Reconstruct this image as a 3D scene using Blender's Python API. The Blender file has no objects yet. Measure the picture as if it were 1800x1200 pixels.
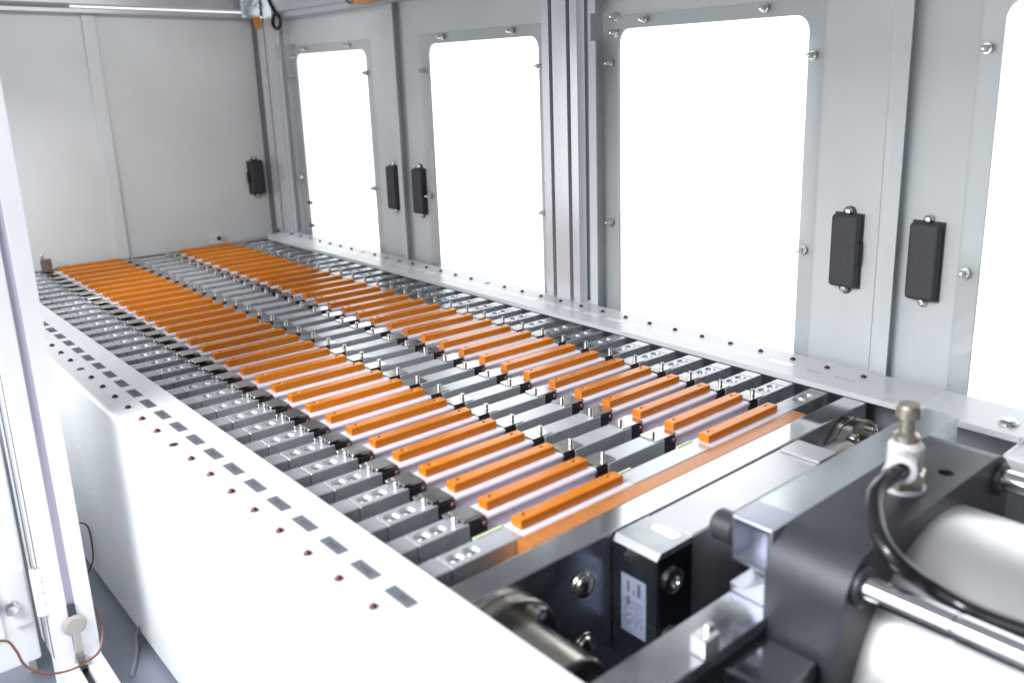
import bpy, bmesh, math, random
from mathutils import Vector, Matrix
random.seed(7)
C = bpy.context.scene.collection
SC = bpy.context.scene
S = 0.04                                   # metres per plate pitch; all builder numbers below are in pitches

# ------------------------------------------------------------------ camera
cam_d = bpy.data.cameras.new('camera')
cam = bpy.data.objects.new('camera', cam_d); C.objects.link(cam)
yaw, pitch, roll = 0.7376, -0.2527, -0.0204
f = Vector((math.sin(yaw)*math.cos(pitch), math.cos(yaw)*math.cos(pitch), math.sin(pitch)))
r0 = Vector((math.cos(yaw), -math.sin(yaw), 0)); u0 = r0.cross(f)
rr = math.cos(roll)*r0 + math.sin(roll)*u0; uu = -math.sin(roll)*r0 + math.cos(roll)*u0
cam.matrix_world = Matrix(((rr.x, uu.x, -f.x, -8.7754*S), (rr.y, uu.y, -f.y, -10.8274*S), (rr.z, uu.z, -f.z, 7.7544*S), (0, 0, 0, 1)))
cam_d.sensor_width = 36; cam_d.lens = 36*1516.6/1800
cam_d.shift_x = -85.4/1800; cam_d.shift_y = -65.8/1800
cam_d.clip_start = 0.01; cam_d.clip_end = 200
cam_d.dof.use_dof = True; cam_d.dof.focus_distance = 24.5*S; cam_d.dof.aperture_fstop = 5.6
SC.camera = cam

# ------------------------------------------------------------------ light and exposure
w = bpy.data.worlds.new('World'); SC.world = w; w.use_nodes = True
w.node_tree.nodes['Background'].inputs[0].default_value = (0.95, 0.978, 1.0, 1)
_n = w.node_tree.nodes; _l = w.node_tree.links           # bright hall all round, dimmer behind the camera
_tc = _n.new('ShaderNodeTexCoord'); _sx = _n.new('ShaderNodeSeparateXYZ'); _l.new(_tc.outputs['Generated'], _sx.inputs[0])
_mr = _n.new('ShaderNodeMapRange'); _mr.interpolation_type = 'SMOOTHSTEP'; _mr.inputs['From Min'].default_value = -0.75; _mr.inputs['From Max'].default_value = 0.15
_mr.inputs['To Min'].default_value = 0.22; _mr.inputs['To Max'].default_value = 1.3
_l.new(_sx.outputs['Y'], _mr.inputs['Value']); _l.new(_mr.outputs[0], _n['Background'].inputs[1])
SC.view_settings.view_transform = 'Standard'; SC.view_settings.look = 'None'
SC.view_settings.exposure = 0.92; SC.view_settings.gamma = 1.0; SC.view_settings.use_curve_mapping = False
SC.cycles.max_bounces = 10; SC.cycles.diffuse_bounces = 6; SC.cycles.glossy_bounces = 5; SC.cycles.transparent_max_bounces = 12
SC.cycles.caustics_reflective = False; SC.cycles.caustics_refractive = False
SC.cycles.sample_clamp_indirect = 6.0
SC.cycles.use_denoising = True

def area(name, loc, target, sx, sy, power, col=(1, 1, 1)):
    d = bpy.data.lights.new(name, 'AREA'); d.shape = 'RECTANGLE'; d.size = sx*S; d.size_y = sy*S; d.energy = power; d.color = col
    o = bpy.data.objects.new(name, d); C.objects.link(o); o.location = Vector(loc)*S
    o.rotation_euler = (Vector(target)-Vector(loc)).to_track_quat('-Z', 'Y').to_euler()
    return o
area('room_light', (-24, 0, 20), (0, 2, 0), 14, 12, 12.0, (0.96, 0.975, 1.0))
area('back_panel_fill', (2.5, 22, 12.3), (2.5, 33, 3.5), 9, 1.2, 0.42, (0.98, 1.0, 0.98))  # unseen fill light added to brighten the back panel

# ------------------------------------------------------------------ materials
MAT = {}
def mat(name, col, rough=0.5, metal=0.0, noise=0.0, nscale=40.0, rvar=0.0, bump=0.0, bscale=400.0, spec=0.5, stretch=(1, 1, 1), emit=None, coat=0.0, ovar=0.0):
    m = bpy.data.materials.new(name); m.use_nodes = True; MAT[name] = m
    nt = m.node_tree; b = nt.nodes['Principled BSDF']
    b.inputs['Base Color'].default_value = (*col, 1); b.inputs['Roughness'].default_value = rough; b.inputs['Metallic'].default_value = metal
    b.inputs['Specular IOR Level'].default_value = spec; b.inputs['Coat Weight'].default_value = coat
    geo = nt.nodes.new('ShaderNodeNewGeometry'); mp = nt.nodes.new('ShaderNodeMapping'); mp.inputs['Scale'].default_value = stretch
    nt.links.new(geo.outputs['Position'], mp.inputs['Vector'])
    if noise or rvar:
        n = nt.nodes.new('ShaderNodeTexNoise'); n.inputs['Scale'].default_value = nscale; n.inputs['Detail'].default_value = 5
        nt.links.new(mp.outputs[0], n.inputs['Vector'])
        if noise:
            cr = nt.nodes.new('ShaderNodeMapRange'); cr.inputs['From Min'].default_value = 0.25; cr.inputs['From Max'].default_value = 0.75
            cr.inputs['To Min'].default_value = 1-noise; cr.inputs['To Max'].default_value = 1+noise
            mx = nt.nodes.new('ShaderNodeMix'); mx.data_type = 'RGBA'; mx.blend_type = 'MULTIPLY'; mx.inputs['Factor'].default_value = 1
            mx.inputs['A'].default_value = (*col, 1)
            nt.links.new(n.outputs['Fac'], cr.inputs['Value']); nt.links.new(cr.outputs[0], mx.inputs['B']); nt.links.new(mx.outputs['Result'], b.inputs['Base Color'])
        if rvar:
            rv = nt.nodes.new('ShaderNodeMapRange'); rv.inputs['From Min'].default_value = 0.3; rv.inputs['From Max'].default_value = 0.7
            rv.inputs['To Min'].default_value = max(0.02, rough-rvar); rv.inputs['To Max'].default_value = rough+rvar
            nt.links.new(n.outputs['Fac'], rv.inputs['Value']); nt.links.new(rv.outputs[0], b.inputs['Roughness'])
    if ovar:
        oi = nt.nodes.new('ShaderNodeObjectInfo'); hv = nt.nodes.new('ShaderNodeHueSaturation'); ov = nt.nodes.new('ShaderNodeMapRange')
        ov.inputs['To Min'].default_value = 1-ovar; ov.inputs['To Max'].default_value = 1+ovar
        nt.links.new(oi.outputs['Random'], ov.inputs['Value']); nt.links.new(ov.outputs[0], hv.inputs['Value'])
        nt.links.new(b.inputs['Base Color'].links[0].from_socket, hv.inputs['Color']); nt.links.new(hv.outputs[0], b.inputs['Base Color'])
    if bump:
        n2 = nt.nodes.new('ShaderNodeTexNoise'); n2.inputs['Scale'].default_value = bscale; n2.inputs['Detail'].default_value = 3
        nt.links.new(mp.outputs[0], n2.inputs['Vector'])
        bp = nt.nodes.new('ShaderNodeBump'); bp.inputs['Strength'].default_value = bump; bp.inputs['Distance'].default_value = 0.0004
        nt.links.new(n2.outputs['Fac'], bp.inputs['Height']); nt.links.new(bp.outputs[0], b.inputs['Normal'])
    if emit:
        b.inputs['Emission Color'].default_value = (*emit[0], 1); b.inputs['Emission Strength'].default_value = emit[1]
    return m
mat('orange', (0.67, 0.20, 0.003), 0.22, noise=0.06, nscale=120, rvar=0.06, bump=0.06, bscale=900, ovar=0.10)
mat('white_plastic', (0.82, 0.785, 0.875), 0.26, noise=0.03, nscale=30, rvar=0.06)
mat('anodised', (0.60, 0.615, 0.66), 0.27, 0.5, noise=0.07, nscale=50, rvar=0.07, bump=0.05, bscale=1200, ovar=0.05)
mat('anodised_mid', (0.60, 0.615, 0.65), 0.32, 0.5, noise=0.06, nscale=50, rvar=0.07, bump=0.05, bscale=1200)
mat('black_plastic', (0.018, 0.016, 0.018), 0.45, noise=0.15, nscale=80)
mat('nickel', (0.60, 0.58, 0.55), 0.17, 1.0, noise=0.08, nscale=60, rvar=0.07)
mat('screw_steel', (0.74, 0.74, 0.73), 0.2, 1.0, noise=0.05, nscale=200)
mat('dark_hole', (0.01, 0.01, 0.012), 0.6)
mat('terminal_red', (0.17, 0.075, 0.08), 0.3, 0.0, noise=0.15, nscale=300)
mat('white_paint', (0.83, 0.84, 0.86), 0.24, noise=0.025, nscale=12, rvar=0.05, bump=0.06, bscale=500)
mat('grey_paint', (0.63, 0.665, 0.675), 0.34, noise=0.06, nscale=9, rvar=0.10, bump=0.3, bscale=900)
mat('panel_paint', (0.79, 0.81, 0.815), 0.42, noise=0.06, nscale=7, rvar=0.07, bump=0.3, bscale=800)
mat('rail_paint', (0.62, 0.63, 0.66), 0.26, noise=0.04, nscale=14, rvar=0.06, bump=0.1, bscale=600)
mat('label_grey', (0.125, 0.135, 0.155), 0.5, noise=0.12, nscale=120)
mat('label_white', (0.86, 0.86, 0.86), 0.2)
mat('data_label_shaded', (0.27, 0.31, 0.42), 0.35)  # white label with its bluish shade put into the colour
mat('label_ink', (0.05, 0.05, 0.06), 0.5)
mat('led_red', (0.095, 0.0015, 0.028), 0.15, spec=0.5)
mat('led_dark', (0.05, 0.006, 0.02), 0.3)
mat('alu', (0.70, 0.71, 0.75), 0.26, 0.4, noise=0.04, nscale=25, rvar=0.06, stretch=(1, 1, 0.08))
mat('alu_white', (0.84, 0.84, 0.88), 0.34, 0.15, noise=0.03, nscale=25, rvar=0.05)
mat('slot_dark', (0.055, 0.06, 0.07), 0.5, 0.3)
mat('slot_lilac', (0.50, 0.47, 0.58), 0.5, 0.1)
mat('gasket', (0.012, 0.012, 0.014), 0.6)
mat('latch_black', (0.045, 0.048, 0.054), 0.55, noise=0.2, nscale=300, bump=0.5, bscale=1500)
mat('polished', (0.70, 0.71, 0.73), 0.11, 1.0, noise=0.04, nscale=8, rvar=0.03)
mat('dull_steel', (0.46, 0.47, 0.50), 0.26, 1.0, noise=0.08, nscale=30, rvar=0.08)
mat('satin_block', (0.58, 0.57, 0.60), 0.33, 0.75, noise=0.08, nscale=22, rvar=0.07)
mat('cap_metal', (0.50, 0.52, 0.60), 0.36, 0.85, noise=0.04, nscale=30, rvar=0.06)
mat('dark_steel', (0.25, 0.255, 0.27), 0.18, 1.0, noise=0.15, nscale=40, rvar=0.06)
mat('gantry_metal', (0.60, 0.65, 0.68), 0.26, 0.9, noise=0.06, nscale=18, rvar=0.06)
mat('bushing', (0.46, 0.43, 0.39), 0.24, 1.0, noise=0.06, nscale=50, rvar=0.06)
mat('bakelite', (0.52, 0.195, 0.05), 0.26, noise=0.05, nscale=60, rvar=0.05)
mat('head_black', (0.055, 0.057, 0.068), 0.42, 0.25, noise=0.15, nscale=60, bump=0.5, bscale=900)
mat('tube_alu', (0.66, 0.66, 0.66), 0.33, 0.7, noise=0.04, nscale=20, rvar=0.05)
mat('chrome', (0.80, 0.81, 0.83), 0.08, 1.0)
mat('valve_white', (0.62, 0.62, 0.63), 0.3)
mat('hose', (0.012, 0.012, 0.014), 0.14, coat=0.3)
mat('floor_blue', (0.19, 0.21, 0.26), 0.4, noise=0.12, nscale=30, bump=0.3, bscale=600)
mat('pit_grey', (0.30, 0.32, 0.35), 0.45, noise=0.08, nscale=20)
mat('wire_copper', (0.16, 0.06, 0.04), 0.35)
mat('wire_grey', (0.25, 0.25, 0.28), 0.4)
mat('wire_black', (0.01, 0.01, 0.012), 0.35)
mat('cream', (0.40, 0.375, 0.345), 0.35)
mat('amber', (0.70, 0.26, 0.05), 0.35, noise=0.3, nscale=300)
mat('brown', (0.20, 0.13, 0.11), 0.5, noise=0.2, nscale=200)
mat('bounce_mirror', (0.82, 0.83, 0.85), 0.16, 1.0, noise=0.04, nscale=20)  # mirror finish for the added reflector under the right rail
mat('blocker_dark', (0.10, 0.105, 0.12), 0.5, noise=0.1, nscale=8)  # kept dark so the added end wall bounces little light
mat('ceiling_paint', (0.46, 0.47, 0.50), 0.5, noise=0.03, nscale=8)
mat('steel_front', (0.34, 0.365, 0.42), 0.3, 0.9, noise=0.15, nscale=30, rvar=0.08)
mat('faded_ink', (0.10, 0.115, 0.16), 0.5)
mat('seal_grey', (0.15, 0.155, 0.165), 0.5, noise=0.1, nscale=30)
mat('beam_alu', (0.52, 0.53, 0.57), 0.35, 0.3, noise=0.05, nscale=20)
mat('brass_nickel', (0.50, 0.455, 0.39), 0.32, 0.9, noise=0.08, nscale=60, rvar=0.06)
mat('green', (0.05, 0.16, 0.04), 0.5)
mat('tab_green', (0.72, 0.85, 0.48), 0.4)
mat('beam_highlight', (0.9, 0.9, 0.88), 0.4, emit=((1.0, 0.97, 0.92), 0.5))  # weak emission painting a reflected highlight on the beam
def pane_mat():
    m = bpy.data.materials.new('acrylic'); m.use_nodes = True; MAT['acrylic'] = m; nt = m.node_tree
    for n in list(nt.nodes): nt.nodes.remove(n)
    out = nt.nodes.new('ShaderNodeOutputMaterial'); mix = nt.nodes.new('ShaderNodeMixShader'); tr = nt.nodes.new('ShaderNodeBsdfTransparent')
    gl = nt.nodes.new('ShaderNodeBsdfGlossy'); gl.inputs['Roughness'].default_value = 0.06; fr = nt.nodes.new('ShaderNodeFresnel')
    ge = nt.nodes.new('ShaderNodeNewGeometry'); io = nt.nodes.new('ShaderNodeMapRange'); io.inputs['To Min'].default_value = 1.49; io.inputs['To Max'].default_value = 1/1.49
    nt.links.new(ge.outputs['Backfacing'], io.inputs['Value']); nt.links.new(io.outputs[0], fr.inputs[0])
    tr.inputs[0].default_value = (0.98, 0.985, 0.985, 1)
    nz = nt.nodes.new('ShaderNodeTexNoise'); nz.inputs['Scale'].default_value = 6
    mr = nt.nodes.new('ShaderNodeMapRange'); mr.inputs['To Min'].default_value = 0.03; mr.inputs['To Max'].default_value = 0.12
    nt.links.new(nz.outputs['Fac'], mr.inputs['Value']); nt.links.new(mr.outputs[0], gl.inputs['Roughness'])
    nt.links.new(fr.outputs[0], mix.inputs[0]); nt.links.new(tr.outputs[0], mix.inputs[1]); nt.links.new(gl.outputs[0], mix.inputs[2]); nt.links.new(mix.outputs[0], out.inputs[0])
pane_mat()

# ------------------------------------------------------------------ builders
class MB:
    def __init__(self): self.bm = bmesh.new()
    def box(self, x0, x1, y0, y1, z0, z1, bev=0.0, seg=2, edges=None):
        t = bmesh.new(); bmesh.ops.create_cube(t, size=1)
        for v in t.verts: v.co = Vector(((x0+x1)/2+v.co.x*(x1-x0), (y0+y1)/2+v.co.y*(y1-y0), (z0+z1)/2+v.co.z*(z1-z0)))
        if bev:
            es = [e for e in t.edges if edges is None or edges((e.verts[0].co+e.verts[1].co)/2, e.verts[1].co-e.verts[0].co)]
            bmesh.ops.bevel(t, geom=es, offset=bev, segments=seg, profile=0.5, affect='EDGES')
        return self.add(t)
    def add(self, t, mtx=None):
        if mtx: bmesh.ops.transform(t, matrix=mtx, verts=t.verts)
        me = bpy.data.meshes.new('tmp'); t.to_mesh(me); t.free(); self.bm.from_mesh(me); bpy.data.meshes.remove(me); return self
    def prism(self, poly, a, b, axis='z'):
        """closed outline; axis z: (x,y), axis x: (y,z), axis y: (x,z)"""
        def P(p, h): return Vector((p[0], p[1], h)) if axis == 'z' else Vector((h, p[0], p[1])) if axis == 'x' else Vector((p[0], h, p[1]))
        t = bmesh.new(); va = [t.verts.new(P(p, a)) for p in poly]; vb = [t.verts.new(P(p, b)) for p in poly]; n = len(poly)
        t.faces.new(va); t.faces.new(vb)
        for i in range(n): t.faces.new((va[i], va[(i+1) % n], vb[(i+1) % n], vb[i]))
        bmesh.ops.recalc_face_normals(t, faces=t.faces); return self.add(t)
    def lathe(self, prof, c, axis='z', seg=24, ang=0.0):
        """prof: list of (radius, height along axis)"""
        t = bmesh.new(); rings = []
        for r, h in prof:
            ring = []
            for k in range(seg):
                a = ang+2*math.pi*k/seg; p = (r*math.cos(a), r*math.sin(a))
                q = Vector((p[0], p[1], h)) if axis == 'z' else Vector((h, p[0], p[1])) if axis == 'x' else Vector((p[0], h, p[1]))
                ring.append(t.verts.new(q+Vector(c)))
            rings.append(ring)
        for A, B in zip(rings, rings[1:]):
            for k in range(seg): t.faces.new((A[k], A[(k+1) % seg], B[(k+1) % seg], B[k]))
        if prof[0][0] > 1e-5: t.faces.new(rings[0])
        if prof[-1][0] > 1e-5: t.faces.new(rings[-1])
        bmesh.ops.remove_doubles(t, verts=t.verts, dist=1e-6); bmesh.ops.recalc_face_normals(t, faces=t.faces); return self.add(t)
    def tube(self, pts, r, seg=10, steps=8):
        P = [Vector(p) for p in pts]; Q = []
        for i in range(len(P)-1):
            p0, p1, p2, p3 = P[max(i-1, 0)], P[i], P[i+1], P[min(i+2, len(P)-1)]
            for k in range(steps):
                t = k/steps
                Q.append(0.5*((2*p1)+(-p0+p2)*t+(2*p0-5*p1+4*p2-p3)*t*t+(-p0+3*p1-3*p2+p3)*t**3))
        Q.append(P[-1]); t = bmesh.new(); rings = []; nrm = None
        for i, q in enumerate(Q):
            d = (Q[min(i+1, len(Q)-1)]-Q[max(i-1, 0)]).normalized()
            if nrm is None: nrm = d.orthogonal().normalized()
            nrm = (nrm-d*nrm.dot(d)).normalized(); bn = d.cross(nrm)
            rings.append([t.verts.new(q+r*(math.cos(2*math.pi*k/seg)*nrm+math.sin(2*math.pi*k/seg)*bn)) for k in range(seg)])
        for A, B in zip(rings, rings[1:]):
            for k in range(seg): t.faces.new((A[k], A[(k+1) % seg], B[(k+1) % seg], B[k]))
        t.faces.new(rings[0]); t.faces.new(rings[-1]); bmesh.ops.recalc_face_normals(t, faces=t.faces); return self.add(t)
    def holed(self, oy0, oy1, oz0, oz1, hy0, hy1, hz0, hz1, r, x0, x1, seg=8):
        """sheet in the YZ plane between x0 and x1 with a round-cornered opening"""
        t = bmesh.new(); oc = [(oy0, oz0), (oy1, oz0), (oy1, oz1), (oy0, oz1)]
        ic = [(hy0+r, hz0+r, 180), (hy1-r, hz0+r, 270), (hy1-r, hz1-r, 0), (hy0+r, hz1-r, 90)]
        L = []
        for x in (x0, x1):
            O = [t.verts.new((x, *p)) for p in oc]
            A = [[t.verts.new((x, cy+r*math.cos(math.radians(a0+90*k/seg)), cz+r*math.sin(math.radians(a0+90*k/seg)))) for k in range(seg+1)] for cy, cz, a0 in ic]
            for c in range(4):
                for k in range(seg): t.faces.new((O[c], A[c][k], A[c][k+1]))
                n = (c+1) % 4; t.faces.new((O[c], A[c][-1], A[n][0], O[n]))
            L.append((O, [v for a in A for v in a]))
        for k in (0, 1):
            a, b = L[0][k], L[1][k]; n = len(a)
            for i in range(n): t.faces.new((a[i], a[(i+1) % n], b[(i+1) % n], b[i]))
        bmesh.ops.recalc_face_normals(t, faces=t.faces); return self.add(t)
    def build(self, name, material, parent=None, smooth=30):
        me = bpy.data.meshes.new(name); off = Vector(parent['_o']) if parent is not None else Vector((0, 0, 0))
        if parent is None:                                   # origin at the bottom centre of the mesh
            xs = [v.co for v in self.bm.verts]
            lo = Vector([min(c[i] for c in xs) for i in range(3)]); hi = Vector([max(c[i] for c in xs) for i in range(3)])
            off = Vector(((lo.x+hi.x)/2, (lo.y+hi.y)/2, lo.z))
        for v in self.bm.verts: v.co = (v.co-off)*S
        self.bm.to_mesh(me); self.bm.free()
        if smooth != 0:
            for p in me.polygons: p.use_smooth = True
            me.set_sharp_from_angle(angle=math.radians(smooth))
        me.materials.append(MAT[material]); o = bpy.data.objects.new(name, me); C.objects.link(o)
        o['_o'] = tuple(off)
        if smooth: wn(o)
        if parent is not None: o.parent = parent
        else: o.location = off*S
        return o
def wn(o):
    m = o.modifiers.new('weighted_normal', 'WEIGHTED_NORMAL'); m.mode = 'FACE_AREA'; m.weight = 90; m.keep_sharp = True
def tag(o, label, cat, group=None, kind=None):
    if label: o['label'] = label
    if cat: o['category'] = cat
    if group: o['group'] = group
    if kind: o['kind'] = kind
    return o
def thing(name, loc, label, cat, group=None):
    o = bpy.data.objects.new(name, None); C.objects.link(o); o.location = Vector(loc)*S; o['_o'] = tuple(loc); o.empty_display_size = 0.02
    return tag(o, label, cat, group)
def cut(o, cutter):
    """boolean difference, applied straight into the mesh"""
    k = cutter.build('cutter_tmp', 'dark_hole', None, 0); k.location = Vector(k['_o'])*S-Vector(o['_o'])*S
    m = o.modifiers.new('b', 'BOOLEAN'); m.object = k; m.solver = 'EXACT'; m.operation = 'DIFFERENCE'
    keep_p, keep_l = o.parent, o.location.copy(); o.parent = None; o.location = (0, 0, 0)
    bpy.context.view_layer.update(); dg = bpy.context.evaluated_depsgraph_get()
    me = bpy.data.meshes.new_from_object(o.evaluated_get(dg)); o.modifiers.clear(); o.data = me
    for p in me.polygons: p.use_smooth = True
    me.set_sharp_from_angle(angle=math.radians(30))
    while len(me.materials) > 1: me.materials.pop(index=1)
    for p in me.polygons: p.material_index = 0
    o.parent, o.location = keep_p, keep_l; bpy.data.objects.remove(k); wn(o)
    return o
def copy_tree(o, parent=None):
    c = o.copy(); C.objects.link(c); c.parent = parent
    for ch in o.children: copy_tree(ch, c)
    return c
ORD = ['zeroth', 'first', 'second', 'third', 'fourth', 'fifth', 'sixth', 'seventh', 'eighth', 'ninth', 'tenth', 'eleventh', 'twelfth', 'thirteenth', 'fourteenth', 'fifteenth', 'sixteenth', 'seventeenth']

# ------------------------------------------------------------------ setting
o = MB().box(-9, 14, -16, 36, -6.2, -5.6).build('floor', 'floor_blue'); tag(o, 'dark blue grey machine floor below the white rail cover', 'floor', None, 'structure')
o = MB().box(-6.3, 12.4, -12.8, 34.0, 12.6, 12.8).build('ceiling', 'ceiling_paint'); tag(o, 'grey sheet metal roof of the machine cabinet', 'ceiling', None, 'structure')

# back panel with rib and latch
bp = thing('back_panel', (2.5, 33.3, -1), 'pale grey painted back panel with a vertical rib and one black latch', 'panel')
MB().box(-9, 10.62, 33.3, 33.45, -3, 12.6).build('sheet', 'panel_paint', bp)
MB().box(2.80, 3.36, 33.08, 33.30, -0.2, 11.05, 0.05).build('rib', 'panel_paint', bp)
o = MB().box(-5.0, 12.4, -12.9, -12.7, -5.6, 12.6).build('light_blocker', 'blocker_dark'); tag(o, 'unseen dark end wall added behind the air cylinder to shade front faces', 'wall')  # added out of view to keep light off the front faces
o = MB().holed(10.9, 21.6, -5.6, 12.6, 12.1, 20.4, -1.2, 9.6, 0.42, -6.3, -6.15).holed(21.6, 33.3, -5.6, 12.6, 22.8, 31.0, -1.2, 9.6, 0.42, -6.3, -6.15).build('side_wall', 'panel_paint'); tag(o, 'grey side wall with two window openings behind the left post', 'wall')
# far strip under the back panel
o = MB().box(7.0, 10.3, 32.85, 33.06, -0.05, 0.16, 0.03).build('edge_strip', 'alu'); tag(o, 'thin bright metal strip along the foot of the back panel', 'strip')
o = MB().box(-3.6, 10.5, 32.55, 32.84, -2.6, 0.02, 0.02).build('stop_bar', 'dark_steel'); tag(o, 'dark stop bar behind the rearmost orange strips', 'bar')

# beams under the roof
o = MB().prism([(32.35, 11.05), (33.29, 11.05), (33.29, 12.6), (32.35, 12.6), (32.35, 11.42), (32.5, 11.28), (32.35, 11.2)], -9, 10.4, 'x').build('roof_beam', 'beam_alu')
tag(o, 'aluminium beam along the top of the back panel', 'beam')
sl = MB().box(2.2, 10.0, 32.31, 32.348, 11.25, 11.32, 0.01).build('beam_highlight', 'beam_highlight'); tag(sl, 'thin white glowing strip imitating a window reflection on the back beam', 'highlight')  # glow stands in for the window reflected along the beam edge
o = MB().prism([(10.62, 10.92), (11.25, 10.92), (11.25, 12.6), (10.5, 12.6), (10.5, 11.2), (10.62, 11.12)], -12, 30.5, 'y').build('roof_beam', 'beam_alu')
tag(o, 'aluminium beam running above the window doors', 'beam')
o = MB().box(-5.94, -5.1, -12, 33, 11.3, 12.6, 0.03).build('roof_beam', 'beam_alu'); tag(o, 'aluminium beam above the open left side of the cabinet', 'beam')

# slotted posts of the right wall
def slotted(y0, y1, slots, x0=10.5, x1=11.33, side=True):
    P = [(x0, y1)]
    d = 0.085
    for s in sorted(slots, reverse=True): P += [(x0, s+d), (x0+0.26, s+d), (x0+0.26, s-d), (x0, s-d)]
    P += [(x0, y0)]
    if side: m = (x0+x1)/2; P += [(m-d, y0), (m-d, y0+0.26), (m+d, y0+0.26), (m+d, y0)]
    P += [(x1, y0), (x1, y1)]
    return P
for y0, y1, sl_, lab in ((9.40, 11.05, (9.80, 10.63), 'wide slotted aluminium post between the two middle windows'),
                         (30.6, 32.4, (31.62,), 'slotted aluminium corner post beside the back panel'),
                         (-12.3, -10.65, (-11.9, -11.07), 'slotted aluminium post at the near end of the window wall')):
    t = thing('slotted_post', (10.9, (y0+y1)/2, 0.575), lab, 'post', 'slotted aluminium posts')
    MB().prism(slotted(y0, y1, sl_), 0.58, 12.5).box(10.64, 11.32, y0+0.005, y1-0.005, -2.0, 0.579).build('profile', 'alu', t)
    mb = MB()
    for s in sl_: mb.box(10.74, 10.757, s-0.083, s+0.083, 0.62, 12.4)
    mb.build('slot_strip', 'slot_dark', t)
# dark corner gasket beside the back panel
o = MB().box(10.64, 11.5, 32.45, 33.5, -3, 12.5).build('corner_seal', 'seal_grey'); tag(o, 'dark vertical seal in the gap between back panel and corner post', 'seal')

# ------------------------------------------------------------------ window doors of the right wall
XD = 11.26
def nut(mb, x, y, z, s=0.76):
    mb.lathe([(0.15*s, -0.0), (0.15*s, -0.03), (0.0, -0.03)], (x, y, z), 'x', 16)
    mb.lathe([(0.125*s, -0.03), (0.125*s, -0.16*s), (0.10*s, -0.19*s), (0.0, -0.19*s)], (x, y, z), 'x', 6)
    mb.lathe([(0.095*s, -0.17*s), (0.09*s, -0.26*s), (0.06*s, -0.33*s), (0.0, -0.36*s)], (x, y, z), 'x', 14)
def latch(par, y0, y1, z0, z1, tab=0, ears=True, x=XD):
    """black box latch on the door face; tab = side of the striker bump"""
    t = MB().box(x-0.30, x-0.02, y0, y1, z0, z1, 0.10, 3).build('latch', 'latch_black', par)
    ym = (y0+y1)/2
    b = MB().box(x-0.06, x-0.001, y0-0.02, y1+0.02, z0-0.03, z1+0.03, 0.01)
    if ears:
        for z in (z0-0.03, z1+0.03): b.lathe([(0.17, -0.06), (0.17, 0.0)], (x-0.002, ym, z), 'x', 20)
    b.build('base', 'latch_black', t)
    if tab: MB().box(x-0.26, x-0.05, (y0 if tab < 0 else y1)-0.05, (y0 if tab < 0 else y1)+0.12, z0+0.62, z0+1.2, 0.04).build('bump', 'dark_hole', t)
    for z in (z0-0.07, z1+0.07):
        MB().lathe([(0.115, -0.06), (0.105, -0.11), (0.06, -0.15), (0.0, -0.16)], (x, ym, z), 'x', 16).build('screw', 'screw_steel', t)
    return t
def door(name_label, y0, y1, wy0, wy1, strip=None, latch_at=None, tab=0, hinge=None, ears=True):
    t = thing('window_door', (XD, (y0+y1)/2, -1.8), name_label, 'door', 'window doors in the right wall')
    MB().holed(y0, y1, -1.8, 10.95, wy0, wy1, -1.2, 9.25, 0.42, XD, XD+0.08).build('panel', 'grey_paint', t)
    if strip:      # folded flange that overlaps the seam
        a, b = strip
        MB().box(10.95, XD, b-0.06, b, -1.7, 10.9).box(10.90, 10.95, a, b, -1.7, 10.9, 0.012).build('flange', 'grey_paint', t)
    if hinge:      # folded edge at the hinge side, cut out for the hinge
        a, b = hinge
        MB().box(10.72, XD, b-0.05, b, -1.7, 10.9).box(10.66, 10.72, a, b, -1.7, 8.92, 0.012).box(10.66, 10.72, a, b, 9.72, 10.9, 0.012).build('flange', 'grey_paint', t)
        mb = MB(); 
        for z in (9.15, 9.62): nut(mb, XD, a-0.32, z, 0.9)
        mb.build('hinge_bolts', 'screw_steel', t)
    p = MB().box(XD-0.10, XD-0.004, wy0-0.46, min(wy1+0.46, y1-0.02), -1.7, 9.63, 0.02, 1).build('pane', 'acrylic', t)
    ny = [(wy1+0.27, 8.25), (wy1+0.27, 3.29), (wy0-0.19, 8.25), (wy0-0.19, 3.29), (wy1-1.15, 9.47), (wy0+1.28, 9.47)]
    for y, z in ny:
        mb = MB(); nut(mb, XD-0.10, y, z); mb.build('cap_nut', 'screw_steel', t)
    if latch_at: latch(t, latch_at[0], latch_at[1], 2.50, 4.36, tab, ears)
    return t
door('grey door with the widest full window, black latch beside its right edge', -0.52, 9.06, 1.69, 8.33, None, (-0.13, 0.62), -1, (8.74, 9.06))
door('grey door with its window cut off by the right frame edge', -10.4, -0.56, -9.67, -3.03, (-1.18, -0.86), (-2.17, -1.43), 0, None, False)
door('grey door with the farthest narrow window beside the corner post', 21.20, 30.78, 23.41, 30.05, None, (21.36, 22.02), 0, (30.46, 30.78), False)
door('grey door whose window ends at the wide slotted post', 11.25, 21.16, 12.08, 18.67, (20.54, 20.86), (19.30, 20.02), -1, None)
# latch on the back panel (built flat against y = 33.3)
lt = MB().box(9.66, 10.40, 33.0, 33.28, 2.36, 4.06, 0.10, 3).build('latch', 'latch_black', bp)
mb = MB().box(9.60, 10.42, 33.24, 33.299, 2.36, 4.08, 0.01)
for z in (2.34, 4.1): mb.lathe([(0.17, 0.24), (0.17, 0.30)], (10.0, 33.0, z), 'y', 20)
mb.build('base', 'latch_black', lt); MB().box(9.52, 9.64, 33.05, 33.25, 2.95, 3.5, 0.03).build('bump', 'dark_hole', lt)
for z in (2.28, 4.18): MB().lathe([(0.115, -0.06), (0.105, -0.11), (0.06, -0.15), (0.0, -0.16)], (10.03, 33.3, z), 'y', 16).build('screw', 'screw_steel', lt)
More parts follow.
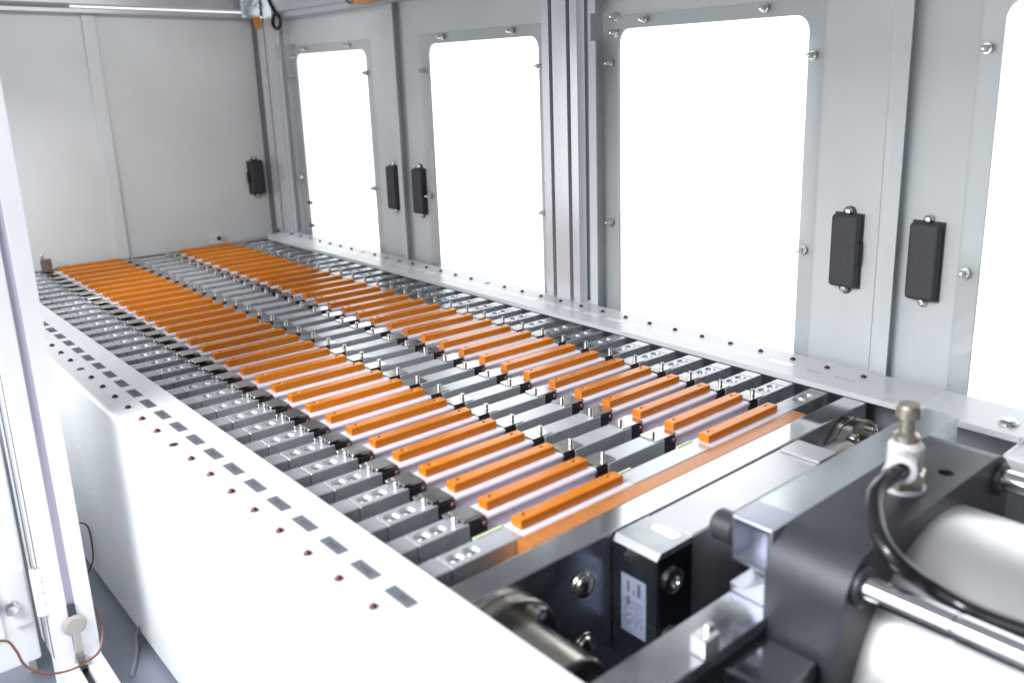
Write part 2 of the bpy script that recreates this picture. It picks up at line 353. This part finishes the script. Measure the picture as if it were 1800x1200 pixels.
# lower wall behind the tray, below the right rail
o = MB().box(10.66, 10.78, -12, 33, -5.6, -0.16).box(10.58, 10.66, -2.75, -2.55, -5.6, -0.16, 0.01).build('side_panel', 'pit_grey'); tag(o, 'dark grey inner panel below the right rail', 'panel')

# ------------------------------------------------------------------ right rail cover
rr_ = thing('rail_cover', (9.8, 13, 0.5), 'long silver grey rail cover with red lamps below the windows', 'rail cover')
MB().prism([(9.03, -5.0), (10.60, -5.0), (10.60, 30.1), (9.03, 30.1)], 0.538, 0.544).build('bounce_sheet', 'bounce_mirror', rr_, 0)  # reflector added under the rail to bring window light to the block tops
MB().prism([(9.0, -5.05), (9.05, -5.1), (10.55, -5.1), (10.62, -5.0), (10.62, 30.9), (9.35, 30.9), (9.0, 30.2)], 0.545, 0.575).box(9.0, 9.03, -5.05, 30.2, 0.44, 0.545).build('top_sheet', 'rail_paint', rr_)
def led(par, x, y, z, on=True):
    if on: MB().lathe([(0.074, 0.0), (0.07, 0.025), (0.05, 0.052), (0.025, 0.066), (0.0, 0.068)], (x, y, z), 'z', 14).build('led', 'led_red', par)
    else: MB().lathe([(0.10, 0.0), (0.09, 0.015), (0.0, 0.012)], (x, y, z), 'z', 14).build('led', 'led_dark', par)
for i in range(32):
    led(rr_, 10.16, -0.99+i, 0.575, i not in (15, 21, 22, 24))
for i in range(29):
    s = MB().box(9.63, 9.84, 0.74+i, 1.44+i, 0.5755, 0.578)
    s.build('label_sticker', 'label_white', rr_)
for a, b in ((-0.05, 0.35), (-1.0, -0.45)):
    mb = MB()
    for k in range(5): mb.box(9.66, 9.66+random.uniform(0.06, 0.14), a+k*(b-a)/5, a+(k+0.55)*(b-a)/5, 0.5755, 0.5768)
    mb.build('faint_print', 'pit_grey', rr_)
MB().lathe([(0.20, 0), (0.19, 0.05), (0.12, 0.11), (0.0, 0.13)], (9.55, -4.62, 0.575), 'z', 18).build('screw', 'screw_steel', rr_)

# ------------------------------------------------------------------ left rail cover
lr = thing('rail_cover', (-3.2, 10, -5.3), 'glossy white folded rail cover in front with grey number labels', 'rail cover')
prof = [(-2.50, 0.46), (-2.50, 0.575), (-3.83, 0.575)]
for k in range(1, 7):
    a = math.radians(90+15*k); prof.append((-3.83+0.12*math.cos(a), 0.455+0.12*math.sin(a)))
prof += [(-3.95, -5.37), (-3.92, -5.37), (-3.92, 0.455), (-3.83, 0.545), (-2.53, 0.545), (-2.53, 0.46)]
MB().prism(prof, -9.5, 31.0, 'y').build('folded_sheet', 'white_paint', lr, 40)
for i in range(33):
    led(lr, -3.54, -0.98+i, 0.575, i not in (8, 15))
    y = -1.03+i
    s = MB().box(-3.22, -3.005, y-0.325, y+0.325, 0.5755, 0.5785).build('number_label', 'label_grey', lr)
    if i < 22:
        mb = MB(); yy = y-0.12
        for k in range(4):
            h = random.uniform(0.03, 0.07); mb.box(-3.10-h, -3.10+h*0.6, yy, yy+0.018, 0.5787, 0.5793)
            if random.random() < 0.6: mb.box(-3.12, -3.102, yy-0.03, yy+0.05, 0.5787, 0.5793)
            yy += random.uniform(0.06, 0.09)
        mb.build('print', 'label_ink', s)

# ------------------------------------------------------------------ press plates
def screw_head(par, x, y, z0, z1, r=0.058):
    MB().lathe([(r*0.9, z0), (r, z0+0.01), (r, z1-0.012), (r*0.86, z1), (r*0.52, z1), (r*0.45, z1-0.05), (0, z1-0.05)], (x, y, 0), 'z', 16).build('clip_screw', 'screw_steel', par)
def white_profile():
    P = [(0.38, -0.0), (-0.05, -0.0)]
    for k in range(1, 6):
        a = math.radians(90+24*k); P.append((-0.07+0.07*math.cos(a), -0.06+0.06*math.sin(a)))
    P += [(-0.095, -0.16), (-0.10, -0.24), (-0.14, -0.34), (-0.16, -0.46), (-0.15, -0.62), (-0.12, -0.8), (-0.12, -2.8), (0.38, -2.8)]
    return P
def end_block(par, x0, x1, slit, holes, mt):
    xa, xb = (x0, x1)
    mb = MB().box(xa, slit-0.008, -0.16, 0.345, -2.8, 0.0, 0.014, 1).box(slit+0.008, xb, -0.16, 0.345, -2.8, 0.0, 0.014, 1).box(slit-0.02, slit+0.02, -0.12, 0.3, -2.7, -0.012)
    b = mb.build('end_block', mt, par, 0)
    c = MB()
    for h in holes: c.lathe([(0.0, -0.17), (0.105, -0.17), (0.105, -0.085), (0.15, -0.02), (0.158, 0.02), (0.158, 0.06), (0.0, 0.06)], (h, 0.095, 0), 'z', 24)
    cut(b, c)
    for h in holes:
        MB().lathe([(0.095, -0.168), (0.095, -0.055), (0.075, -0.035), (0.048, -0.035), (0.04, -0.11), (0.0, -0.11)], (h, 0.095, 0), 'z', 18).build('socket_screw', 'screw_steel', b)
    return b
def orange(par, x0, x1):
    g = MB().box(x0, x1, 0.0, 0.285, 0.0, 0.185, 0.028, 3).build('orange_strip', 'orange', par)
    c = MB()
    for x in (x0+0.235, x1-0.235): c.lathe([(0.0, 0.13), (0.05, 0.13), (0.075, 0.165), (0.08, 0.25), (0.0, 0.25)], (x, 0.142, 0), 'z', 18)
    cut(g, c)
    for x in (x0+0.235, x1-0.235):
        MB().lathe([(0.046, 0.131), (0.042, 0.15), (0.02, 0.158), (0.0, 0.15)], (x, 0.142, 0), 'z', 12).build('rivet', 'orange', g)
    return g
def rounded_rect(x0, x1, y0, y1, r, seg=4):
    P = []
    for cx, cy, a0 in ((x1-r, y1-r, 0), (x0+r, y1-r, 90), (x0+r, y0+r, 180), (x1-r, y0+r, 270)):
        P += [(cx+r*math.cos(math.radians(a0+90*k/seg)), cy+r*math.sin(math.radians(a0+90*k/seg))) for k in range(seg+1)]
    return P
GROUP = 'press plates with orange strips, in one long stack'
PL = thing('press_plate', (4.0, 1.0, -2.8), 'x', 'press plate', GROUP)
PL['_o'] = (4.0, 0.0, -2.8)
end_block(PL, -3.6, -0.51, -1.615, (-1.38, -1.04), 'anodised'); end_block(PL, 8.42, 10.0, 9.62, (9.03, 9.40), 'anodised')
MB().box(3.09, 4.88, -0.16, 0.345, -2.8, 0.0, 0.014, 1).build('centre_bar', 'anodised_mid', PL, 0)
for x0, x1 in ((-0.51, -0.10), (2.76, 3.09), (4.88, 5.27), (8.09, 8.42)):
    MB().box(x0, x1, -0.15, 0.33, -2.8, -0.03, 0.012, 1).build('insulator', 'black_plastic', PL, 0)
for x, sgn in ((-0.16, 1), (5.21, 1)):
    MB().lathe([(0.0, -0.13), (0.05, -0.115), (0.078, -0.05), (0.078, 0.2), (0.0, 0.2)], (x, -0.06, -0.115), 'y', 14).build('terminal', 'terminal_red', PL)
for x0, x1 in ((-0.10, 2.76), (5.27, 8.09)):
    MB().prism(white_profile(), x0, x1, 'x').build('white_plate', 'white_plastic', PL, 50)
    orange(PL, x0+0.10 if x0 < 0 else 5.3555, 2.6565 if x0 < 0 else 7.998)
# clips: bent one on the outer left, flat rounded ones elsewhere
c = MB().box(-0.625, -0.19, -0.12, 0.375, 0.003, 0.085, 0.012, 1).box(-0.76, -0.625, 0.30, 0.375, 0.003, 0.075, 0.01, 1).build('clip', 'nickel', PL, 30)
screw_head(c, -0.69, 0.06, 0.002, 0.135, 0.062)
for x0, x1, sx in ((2.77, 3.36, 3.17), (4.62, 5.30, 4.74), (8.12, 8.70, 8.52)):
    c = MB().prism(rounded_rect(x0, x1, -0.13, 0.375, 0.05), 0.004, 0.026).build('clip', 'nickel', PL, 30)
    screw_head(c, sx, 0.09, 0.024, 0.165)
PL.location.y = 1.0*S
def plate_label(j):
    if j <= 16: return '%s press plate behind the polished end bar, two orange strips on top' % ORD[j+1]
    return '%s press plate in front of the back panel, two orange strips on top' % ORD[33-j]
PL['label'] = plate_label(1)
for j in range(2, 33):
    c = copy_tree(PL); c.location.y = j*S; c['label'] = plate_label(j)
    for ch in c.children:                                    # small differences in how the pieces were fitted
        if ch.name.split('.')[0] in ('clip', 'orange_strip'): ch.location += Vector((random.uniform(-0.016, 0.016), random.uniform(-0.012, 0.012), 0))*S
# front plate: no clips, plain wide metal, amber board in front
P0 = thing('press_plate', (4.0, 0.0, -2.8), 'foremost press plate without clips, lying against the amber board', 'press plate', GROUP)
end_block(P0, -3.6, -0.10, -1.615, (-1.38, -1.04), 'anodised'); end_block(P0, 8.09, 10.0, 9.72, (9.06, 9.43), 'anodised')
MB().box(2.76, 5.27, -0.16, 0.345, -2.8, 0.0, 0.014, 1).build('centre_bar', 'anodised_mid', P0, 0)
for x0, x1 in ((-0.10, 2.76), (5.27, 8.09)):
    MB().prism(white_profile(), x0, x1, 'x').build('white_plate', 'white_plastic', P0, 50)
    orange(P0, x0+0.10 if x0 < 0 else 5.3555, 2.6565 if x0 < 0 else 7.998)
for x0, x1 in ((-0.80, -0.14), (2.80, 3.25), (4.72, 5.2)):
    MB().box(x0, x1, 0.33, 0.385, -0.03, 0.022, 0.008).build('tab', 'tab_green', P0)
P0['_o'] = (4.0, 0, -2.8)
# brown post at the far left end of the stack
t = thing('stop_post', (-0.42, 31.6, 0), 'small brown block with a steel pin at the far left corner', 'block')
MB().box(-0.58, -0.18, 31.95, 32.25, 0.0, 0.60, 0.03).build('block', 'brown', t); MB().lathe([(0.07, 0.60), (0.07, 0.80), (0.05, 0.84), (0, 0.84)], (-0.5, 32.1, 0), 'z', 14).build('pin', 'screw_steel', t)
t = thing('stop_post', (7.4, 32.6, 0), 'small pale tag with a red dot behind the far right orange strips', 'block')
MB().box(7.2, 7.75, 32.9, 33.0, 0.0, 0.62, 0.02).build('tag_plate', 'panel_paint', t); MB().lathe([(0.11, -0.01), (0.11, 0.0), (0, 0.0)], (7.6, 32.895, 0.36), 'y', 16).build('dot', 'led_red', t)

# ------------------------------------------------------------------ press end: amber board, polished bar, block, guides
o = MB().box(-0.25, 8.40, -0.555, -0.165, -2.6, -0.012, 0.02, 2).build('amber_board', 'bakelite'); tag(o, 'amber orange insulating board lying between end bar and foremost plate', 'board')
eb = thing('end_bar', (3.5, -0.86, -3), 'wide polished steel end bar with a mirror finish', 'bar')
MB().box(-3.85, 10.05, -1.165, -0.56, -3.0, -0.004, 0.035, 2).build('bar', 'polished', eb)
MB().box(-3.84, 10.04, -1.169, -1.1655, -2.97, -0.045).build('front_face', 'steel_front', eb, 0)
for z in (-0.75, -2.0):
    MB().lathe([(0.30, -0.0), (0.29, -0.03), (0.23, -0.03), (0.21, -0.07), (0.12, -0.12), (0.0, -0.13)], (0.42, -1.169, z), 'y', 28).build('bolt', 'bushing', eb)
pb = thing('press_block', (4.0, -1.75, -2.4), 'grey press block with a white data label on its left end', 'block')
def topleft(c_, d): return abs(d.y) > 0.5 and c_.z > -0.1 and c_.x < 1.2
MB().box(1.10, 2.05, -2.24, -1.20, -2.4, -0.02, 0.11, 1, topleft).build('end_piece', 'dull_steel', pb, 0)
MB().box(1.16, 2.02, -2.262, -2.241, -2.35, -0.10, 0.01).build('front_face', 'dark_steel', pb)
MB().box(2.056, 6.82, -2.22, -1.20, -1.6, -0.02, 0.03, 1).build('beam', 'satin_block', pb, 0)
MB().prism(rounded_rect(1.72, 1.98, -2.10, -1.50, 0.12, 6), -0.0195, -0.016).build('slot_inlay', 'label_white', pb)
MB().box(6.15, 6.84, -2.24, -1.30, -0.016, 0.05, 0.012).build('end_plate', 'satin_block', pb)
for z in (-0.62, -1.78):
    MB().lathe([(0.24, -0.0), (0.24, -0.05), (0.17, -0.07), (0.11, -0.07), (0.09, -0.01), (0, -0.01)], (1.48, -2.262, z), 'y', 22).build('bolt', 'screw_steel', pb)
lb = MB().box(1.095, 1.099, -2.0, -1.42, -1.80, -0.66, 0.0).build('data_label', 'data_label_shaded', pb)
mb = MB()
for (a, b, c0, d) in ((-1.62, -1.56, -0.98, -0.76), (-1.62, -1.56, -1.24, -1.06), (-1.88, -1.80, -1.0, -0.74), (-1.74, -1.70, -1.0, -0.9)): mb.box(1.092, 1.0945, a, b, c0, d)
for yy in (-1.50, -1.56, -1.63, -1.69, -1.77, -1.83, -1.90):
    z = -1.12
    while z > -1.55:
        l = random.uniform(0.05, 0.14); mb.box(1.092, 1.0945, yy-0.012, yy+0.012, z-l, z); z -= l+random.uniform(0.02, 0.07)
mb.build('print', 'faded_ink', lb)
def guide(cx, cz, lab, bolts):
    g = thing('guide_bushing', (cx, -1.17, cz), lab, 'bushing', 'guide bushings in front of the end bar')
    MB().lathe([(0.0, -1.167), (1.0, -1.167), (1.02, -1.20), (1.02, -1.34), (0.985, -1.36), (0.985, -1.40), (1.02, -1.42), (1.02, -1.58), (0.99, -1.61), (0.76, -1.61), (0.0, -1.61)], (cx, 0, cz), 'y', 56).build('flange', 'bushing', g)
    MB().lathe([(0.74, -1.612), (0.74, -3.0), (0.71, -3.03), (0.60, -3.03), (0.58, -2.9), (0.0, -2.9)], (cx, 0, cz), 'y', 44).build('sleeve', 'bushing', g)
    MB().lathe([(0.0, -2.905), (0.42, -2.905), (0.42, -9.0), (0.0, -9.0)], (cx, 0, cz), 'y', 40).build('rod', 'chrome', g)
    for dx, dz in bolts:
        MB().lathe([(0.13, -1.611), (0.13, -1.72), (0.11, -1.74), (0.07, -1.74), (0.06, -1.69), (0, -1.69)], (cx+dx, 0, cz+dz), 'y', 18).build('bolt', 'screw_steel', g)
guide(-1.6, -1.0, 'brass tinted guide bushing half hidden behind the white rail cover', ((0.57, 0.62), (0.57, -0.62), (-0.57, 0.62)))
guide(9.05, -1.10, 'grey guide bushing with two bolts at the right end of the polished bar', ((0.46, 0.70), (-0.42, 0.72), (0.8, -0.2)))
o = MB().lathe([(0.0, 7.15), (0.52, 7.15), (0.56, 7.2), (0.56, 8.0), (0.53, 8.05), (0.0, 8.05)], (0, -1.80, -0.72), 'x', 36).build('cross_drum', 'bushing')
d2 = MB().lathe([(0.11, -0.02), (0.11, 0.02), (0.0, 0.02)], (7.42, -2.05, -0.27), 'z', 18)
d2.build('hole', 'dark_hole', o); tag(o, 'short metal drum with a dark hole beside the right guide bushing', 'drum')

# ------------------------------------------------------------------ gantry and cylinder
ga = thing('gantry', (4.4, -3.95, -0.2), 'silver C shaped gantry beam across the tray in front of the press block', 'beam')
MB().prism([(-4.33, -0.12), (-4.33, 1.20), (-3.60, 1.20), (-3.60, 1.10), (-4.22, 1.10), (-4.22, 0.48), (-3.66, 0.48), (-3.66, 0.40), (-4.22, 0.40), (-4.22, 0.0), (-3.60, 0.0), (-3.60, -0.12)], 1.37, 7.66, 'x').build('channel', 'gantry_metal', ga, 0)
MB().box(-3.7, 7.66, -4.42, -3.60, -0.32, -0.125, 0.02, 1).build('base_plate', 'dull_steel', ga, 0)
MB().lathe([(0.0, -3.05), (0.22, -3.05), (0.26, -3.10), (0.26, -3.45), (0.22, -3.49), (0.0, -3.49)], (1.66, 0, 0.72), 'y', 24).build('bolt_head', 'head_black', ga)
ec = MB().box(1.30, 2.0, -4.332, -3.59, -0.13, 1.205, 0.03, 2).build('end_cap', 'cap_metal', ga)
cu = MB().box(1.0, 1.75, -4.25, -3.66, 0.52, 1.12).prism([(-4.25, 0.44), (-3.4, 0.44), (-3.4, 0.02), (-3.9, 0.02), (-4.25, 0.30)], 1.0, 1.9, 'x')
cut(ec, cu)
o = MB().box(-0.36, 0.0, -4.40, -4.13, -0.124, 0.17, 0.03).build('lug', 'alu'); tag(o, 'small white lug block with a screw standing on the gantry base plate', 'block')
MB().lathe([(0.09, 0.171), (0.09, 0.25), (0.06, 0.28), (0, 0.28)], (-0.1, -4.26, 0), 'z', 16).build('screw', 'screw_steel', o)
o = MB().box(0.0, 1.05, -5.35, -4.44, -3.5, -0.36, 0.07, 2).build('clevis_block', 'dark_steel'); tag(o, 'dark steel block with bright edges under the cylinder head', 'block')

CX, CZ = 4.03, -1.68
cy = thing('air_cylinder', (CX, -7, CZ-2.9), 'big pneumatic cylinder with dark square head and silver tube', 'cylinder')
def rr_profile(h, r, seg=8): return rounded_rect(CX-h, CX+h, CZ-h, CZ+h, r, seg)
t_ = bmesh.new()
hd = MB().prism(rr_profile(2.90, 0.75), -5.62, -4.34, 'y').build('head', 'head_black', cy, 40)
cu = MB()
cu.lathe([(0.13, 0.9), (0.13, 1.6), (0.0, 1.6)], (5.0, -5.27, 0), 'z', 20)
cut(hd, cu)
MB().lathe([(0.0, -5.55), (2.62, -5.55), (2.62, -16.0), (0.0, -16.0)], (CX, 0, CZ), 'y', 128).build('tube', 'tube_alu', cy, 40)
for sx, sz in ((-1, 1), (1, 1), (-1, -1), (1, -1)):
    MB().lathe([(0.0, -5.56), (0.20, -5.56), (0.20, -6.95), (0.185, -6.97), (0.185, -7.0), (0.20, -7.02), (0.20, -16.0), (0.0, -16.0)], (CX+2.42*sx, 0, CZ+2.42*sz), 'y', 24).build('tie_rod', 'chrome', cy)
    MB().lathe([(0.30, -5.61), (0.30, -5.69), (0.26, -5.72), (0.0, -5.72)], (CX+2.42*sx, 0, CZ+2.42*sz), 'y', 24).build('rod_seat', 'head_black', cy)
MB().lathe([(0.0, -5.0), (0.55, -5.0), (0.55, -2.25), (0.0, -2.25)], (CX, 0, CZ+0.6), 'y', 32).build('piston_rod', 'chrome', cy)
# flow valve on the cylinder head
vx, vy, vz = 4.0, -5.0, 1.22
fv = thing('flow_valve', (vx, vy, vz), 'white elbow flow valve with a nickel knob standing on the cylinder head', 'valve')
MB().lathe([(0.30, 0.0), (0.36, 0.0), (0.36, 0.05), (0.30, 0.07), (0, 0.07)], (vx, vy, vz), 'z', 32).build('washer', 'valve_white', fv)
MB().lathe([(0.36, 0.07), (0.36, 0.30), (0.30, 0.34), (0.0, 0.34)], (vx, vy, vz), 'z', 6, 0.3).build('hex_nut', 'brass_nickel', fv)
MB().lathe([(0.28, 0.34), (0.28, 0.74), (0.22, 0.82), (0, 0.82)], (vx, vy, vz), 'z', 28).build('body', 'valve_white', fv)
ax = Vector((-0.93, -0.37, 0)).normalized()
def along(prof, c, d, seg=28):
    mb = MB(); t = bmesh.new(); m2 = MB().lathe(prof, (0, 0, 0), 'z', seg)
    M = Matrix.Translation(Vector(c)) @ d.to_track_quat('Z', 'Y').to_matrix().to_4x4()
    bmesh.ops.transform(m2.bm, matrix=M, verts=m2.bm.verts); return m2
along([(0.21, 0.0), (0.21, 0.52), (0.23, 0.53), (0.23, 0.62), (0.19, 0.64), (0.14, 0.64), (0.13, 0.5), (0, 0.5)], (vx, vy, vz+0.55), ax).build('elbow', 'valve_white', fv)
MB().lathe([(0.20, 0.82), (0.20, 0.92), (0.13, 0.98), (0.13, 1.20), (0.19, 1.22), (0.20, 1.25), (0.20, 1.40), (0.17, 1.44), (0.0, 1.44)], (vx, vy, vz), 'z', 20).build('knob', 'brass_nickel', fv)
p0 = Vector((vx, vy, vz+0.55))
hs = MB().tube([tuple(p0+ax*0.5), (2.86, -5.18, 1.70), (2.50, -5.28, 1.62), (2.18, -5.48, 1.51), (1.92, -5.7, 1.41), (1.80, -5.95, 1.26), (1.92, -6.15, 1.05), (2.16, -6.32, 0.82), (2.24, -6.6, 0.70), (2.24, -6.9, 0.66), (2.14, -7.3, 0.72), (2.05, -8.2, 0.85), (2.0, -10.0, 1.0)], 0.125, 16, 8).build('air_hose', 'hose')
tag(hs, 'glossy black air hose curving from the white valve over the cylinder', 'hose')
# white cover beyond the cylinder, near end of the right rail
o = MB().box(8.6, 10.2, -6.6, -4.85, -1.5, 0.30, 0.12, 3).build('corner_cover', 'white_paint'); tag(o, 'white corner cover below the near end of the grey rail', 'cover')

# ------------------------------------------------------------------ left frame: post, sill beam, open door
lp = thing('slotted_post', (-5.52, 9.8, -4.7), 'white slotted door post in front of the back panel at left', 'post', 'slotted aluminium posts')
def left_post():
    x0, x1, y0, y1, d = -5.96, -5.10, 9.15, 10.83, 0.085
    m = (x0+x1)/2
    return [(x0, y0), (m-d, y0), (m-d, y0+0.08), (m+d, y0+0.08), (m+d, y0), (x1, y0), (x1, y1), (x0, y1), (x0, 10.49), (x0+0.25, 10.49), (x0+0.25, 10.30), (x0, 10.30), (x0, 9.68), (x0+0.25, 9.68), (x0+0.25, 9.50), (x0, 9.50)]
MB().prism(left_post(), -4.75, 12.5).build('profile', 'alu_white', lp)
MB().box(-5.612, -5.448, 9.222, 9.229, -4.2, 12.4).build('slot_strip', 'slot_lilac', lp)
MB().box(-5.955, -5.95, 9.505, 9.675, -4.7, 12.4).box(-5.955, -5.95, 10.305, 10.485, -4.7, 12.4).build('slot_strip', 'gasket', lp)
sb = thing('sill_beam', (-5.52, 0, -5.6), 'white slotted sill beam running from the left post toward the camera', 'beam')
m = -5.53
MB().prism([(-5.96, -5.6), (-5.10, -5.6), (-5.10, -4.76), (m+0.085, -4.76), (m+0.085, -4.95), (m-0.085, -4.95), (m-0.085, -4.76), (-5.96, -4.76)], -14, 9.9, 'y').build('profile', 'alu_white', sb)
MB().box(m-0.083, m+0.083, -14, 9.1, -4.948, -4.94).build('slot_strip', 'slot_dark', sb)
cn = thing('corner_bracket', (m, 9.1, -4.7), 'cream oval bolt with a neck joining the post to the sill beam', 'bracket')
mb = MB().lathe([(0.0, 0.0), (0.20, 0.0), (0.24, -0.03), (0.24, -0.07), (0.18, -0.11), (0, -0.12)], (m, 9.14, -3.78), 'y', 24); mb.build('bolt_head', 'cream', cn)
MB().box(m-0.075, m+0.075, 9.03, 9.15, -4.45, -3.9, 0.02).build('neck', 'cream', cn); MB().box(m-0.11, m+0.11, 8.9, 9.15, -4.74, -4.62, 0.02).build('foot', 'nickel', cn)
MB().box(m-0.08, m+0.08, 9.10, 9.20, -3.62, -3.3, 0.02).build('clamp', 'head_black', cn)
ld = thing('open_door', (-6.2, 10.0, -4.4), 'white cabinet door swung open at the left frame edge', 'door')
MB().box(-13.0, -6.14, 9.86, 10.35, -4.72, 12.0, 0.06).box(-13.0, -6.75, 9.80, 9.861, -3.9, 11.5, 0.03).build('leaf', 'white_paint', ld)
MB().box(-6.55, -6.2, 9.76, 9.86, -3.7, -2.4, 0.01).build('hinge_leaf', 'white_paint', ld)
h = MB()
for k in range(4): h.lathe([(0.13, -3.10+k*0.27), (0.14, -3.09+k*0.27), (0.14, -2.85+k*0.27), (0.13, -2.84+k*0.27)], (-6.02, 9.3, -0.25), 'z', 20)
h.build('hinge_barrel', 'alu_white', ld)
MB().lathe([(0.06, -2.05), (0.06, -1.98), (0, -1.97)], (-6.02, 9.3, -0.25), 'z', 14).build('hinge_pin', 'screw_steel', ld)
MB().lathe([(0.17, 0), (0.17, -0.05), (0.11, -0.05), (0.11, -0.17), (0.0, -0.18)], (-6.55, 9.76, -3.2), 'y', 6).build('bolt', 'screw_steel', ld)

# wires
def wire(name, pts, r, m_, lab): tag(MB().tube(pts, r, 8, 8).build(name, m_), lab, 'wire')
wire('earth_wire', [(-7.3, 8.9, -3.3), (-6.85, 8.95, -3.45), (-6.70, 8.9, -3.75), (-6.60, 8.9, -4.15), (-6.32, 8.8, -4.45), (-5.91, 8.8, -4.62), (-5.50, 8.85, -4.64), (-5.17, 8.95, -4.55), (-5.0, 9.2, -4.25), (-4.98, 9.6, -3.9), (-5.05, 10.0, -3.95)], 0.027, 'wire_copper', 'copper brown earth wire drooping from the open door past the post foot')
wire('earth_wire', [(-4.6, 14.2, -3.6), (-4.25, 14.0, -3.66), (-4.02, 14.0, -3.85), (-3.98, 14.0, -4.35), (-4.02, 14.0, -4.9), (-4.15, 14.1, -5.23), (-4.3, 14.2, -5.62)], 0.022, 'wire_copper', 'thin looped copper wire hanging behind the white post')
wire('grey_cable', [(-3.75, 10.6, -4.8), (-3.9, 10.4, -5.2), (-4.05, 10.4, -5.45), (-4.2, 9.9, -5.56), (-4.6, 9.0, -5.57)], 0.05, 'wire_grey', 'thin grey cable on the dark floor under the white cover')
# cable and bracket clutter in the top corner
cl = thing('cable_bracket', (9.6, 32.0, 11.1), 'grey bracket with an amber wire bundle hanging in the upper corner', 'bracket')
MB().box(9.55, 10.6, 31.7, 31.85, 11.0, 12.3, 0.03).box(9.6, 10.5, 31.5, 31.7, 10.95, 11.1, 0.02).build('plate', 'gantry_metal', cl)
mb = MB()
for k in range(5): mb.tube([(10.05+0.06*k, 31.55, 11.1), (10.03+0.07*k, 31.5, 10.8), (10.1+0.05*k, 31.5, 10.55-0.05*(k % 2))], 0.05, 6, 4)
mb.build('wire_bundle', 'amber', cl)
for x, z in ((9.75, 11.6), (10.3, 11.6)): MB().lathe([(0.09, -0.02), (0.08, -0.08), (0, -0.09)], (x, 31.7, z), 'y', 14).build('screw', 'screw_steel', cl)
ring = [(10.45, 30.0+0.42*math.cos(a), 10.75+0.32*math.sin(a)) for a in [math.radians(100+20*k) for k in range(19)]]
wire('black_cable', [(10.5, 30.9, 12.3), (10.45, 30.5, 11.6)]+ring, 0.085, 'wire_black', 'black cable ending in a small loop beside the corner bracket')
ab = thing('wire_bundle', (10.5, 23, 11.0), 'amber and green wire bundle under the beam above the far window', 'wire')
mb = MB()
for k in range(6): mb.tube([(10.45, 20.6, 11.12+0.03*k), (10.40, 21.6, 11.0+0.05*(k % 3)), (10.42, 22.6, 11.08+0.03*k)], 0.042, 6, 5)
mb.build('amber_wires', 'amber', ab)
MB().tube([(10.45, 22.4, 11.15), (10.4, 22.9, 11.05), (10.45, 23.3, 11.2)], 0.05, 8, 5).build('green_plug', 'green', ab)
# small brown studs outside, seen through the farthest window
for z, lab in ((0.95, 'lower brown stud on the left edge of the farthest window'), (2.1, 'upper brown stud on the left edge of the farthest window')):
    o = MB().lathe([(0.09, 0.0), (0.09, -0.2), (0.04, -0.45), (0, -0.46)], (11.1, 29.75, z), 'y', 14).build('stud', 'brown'); tag(o, lab, 'stud', 'brown window studs')
for ob in bpy.data.objects:
    if '_o' in ob: del ob['_o']
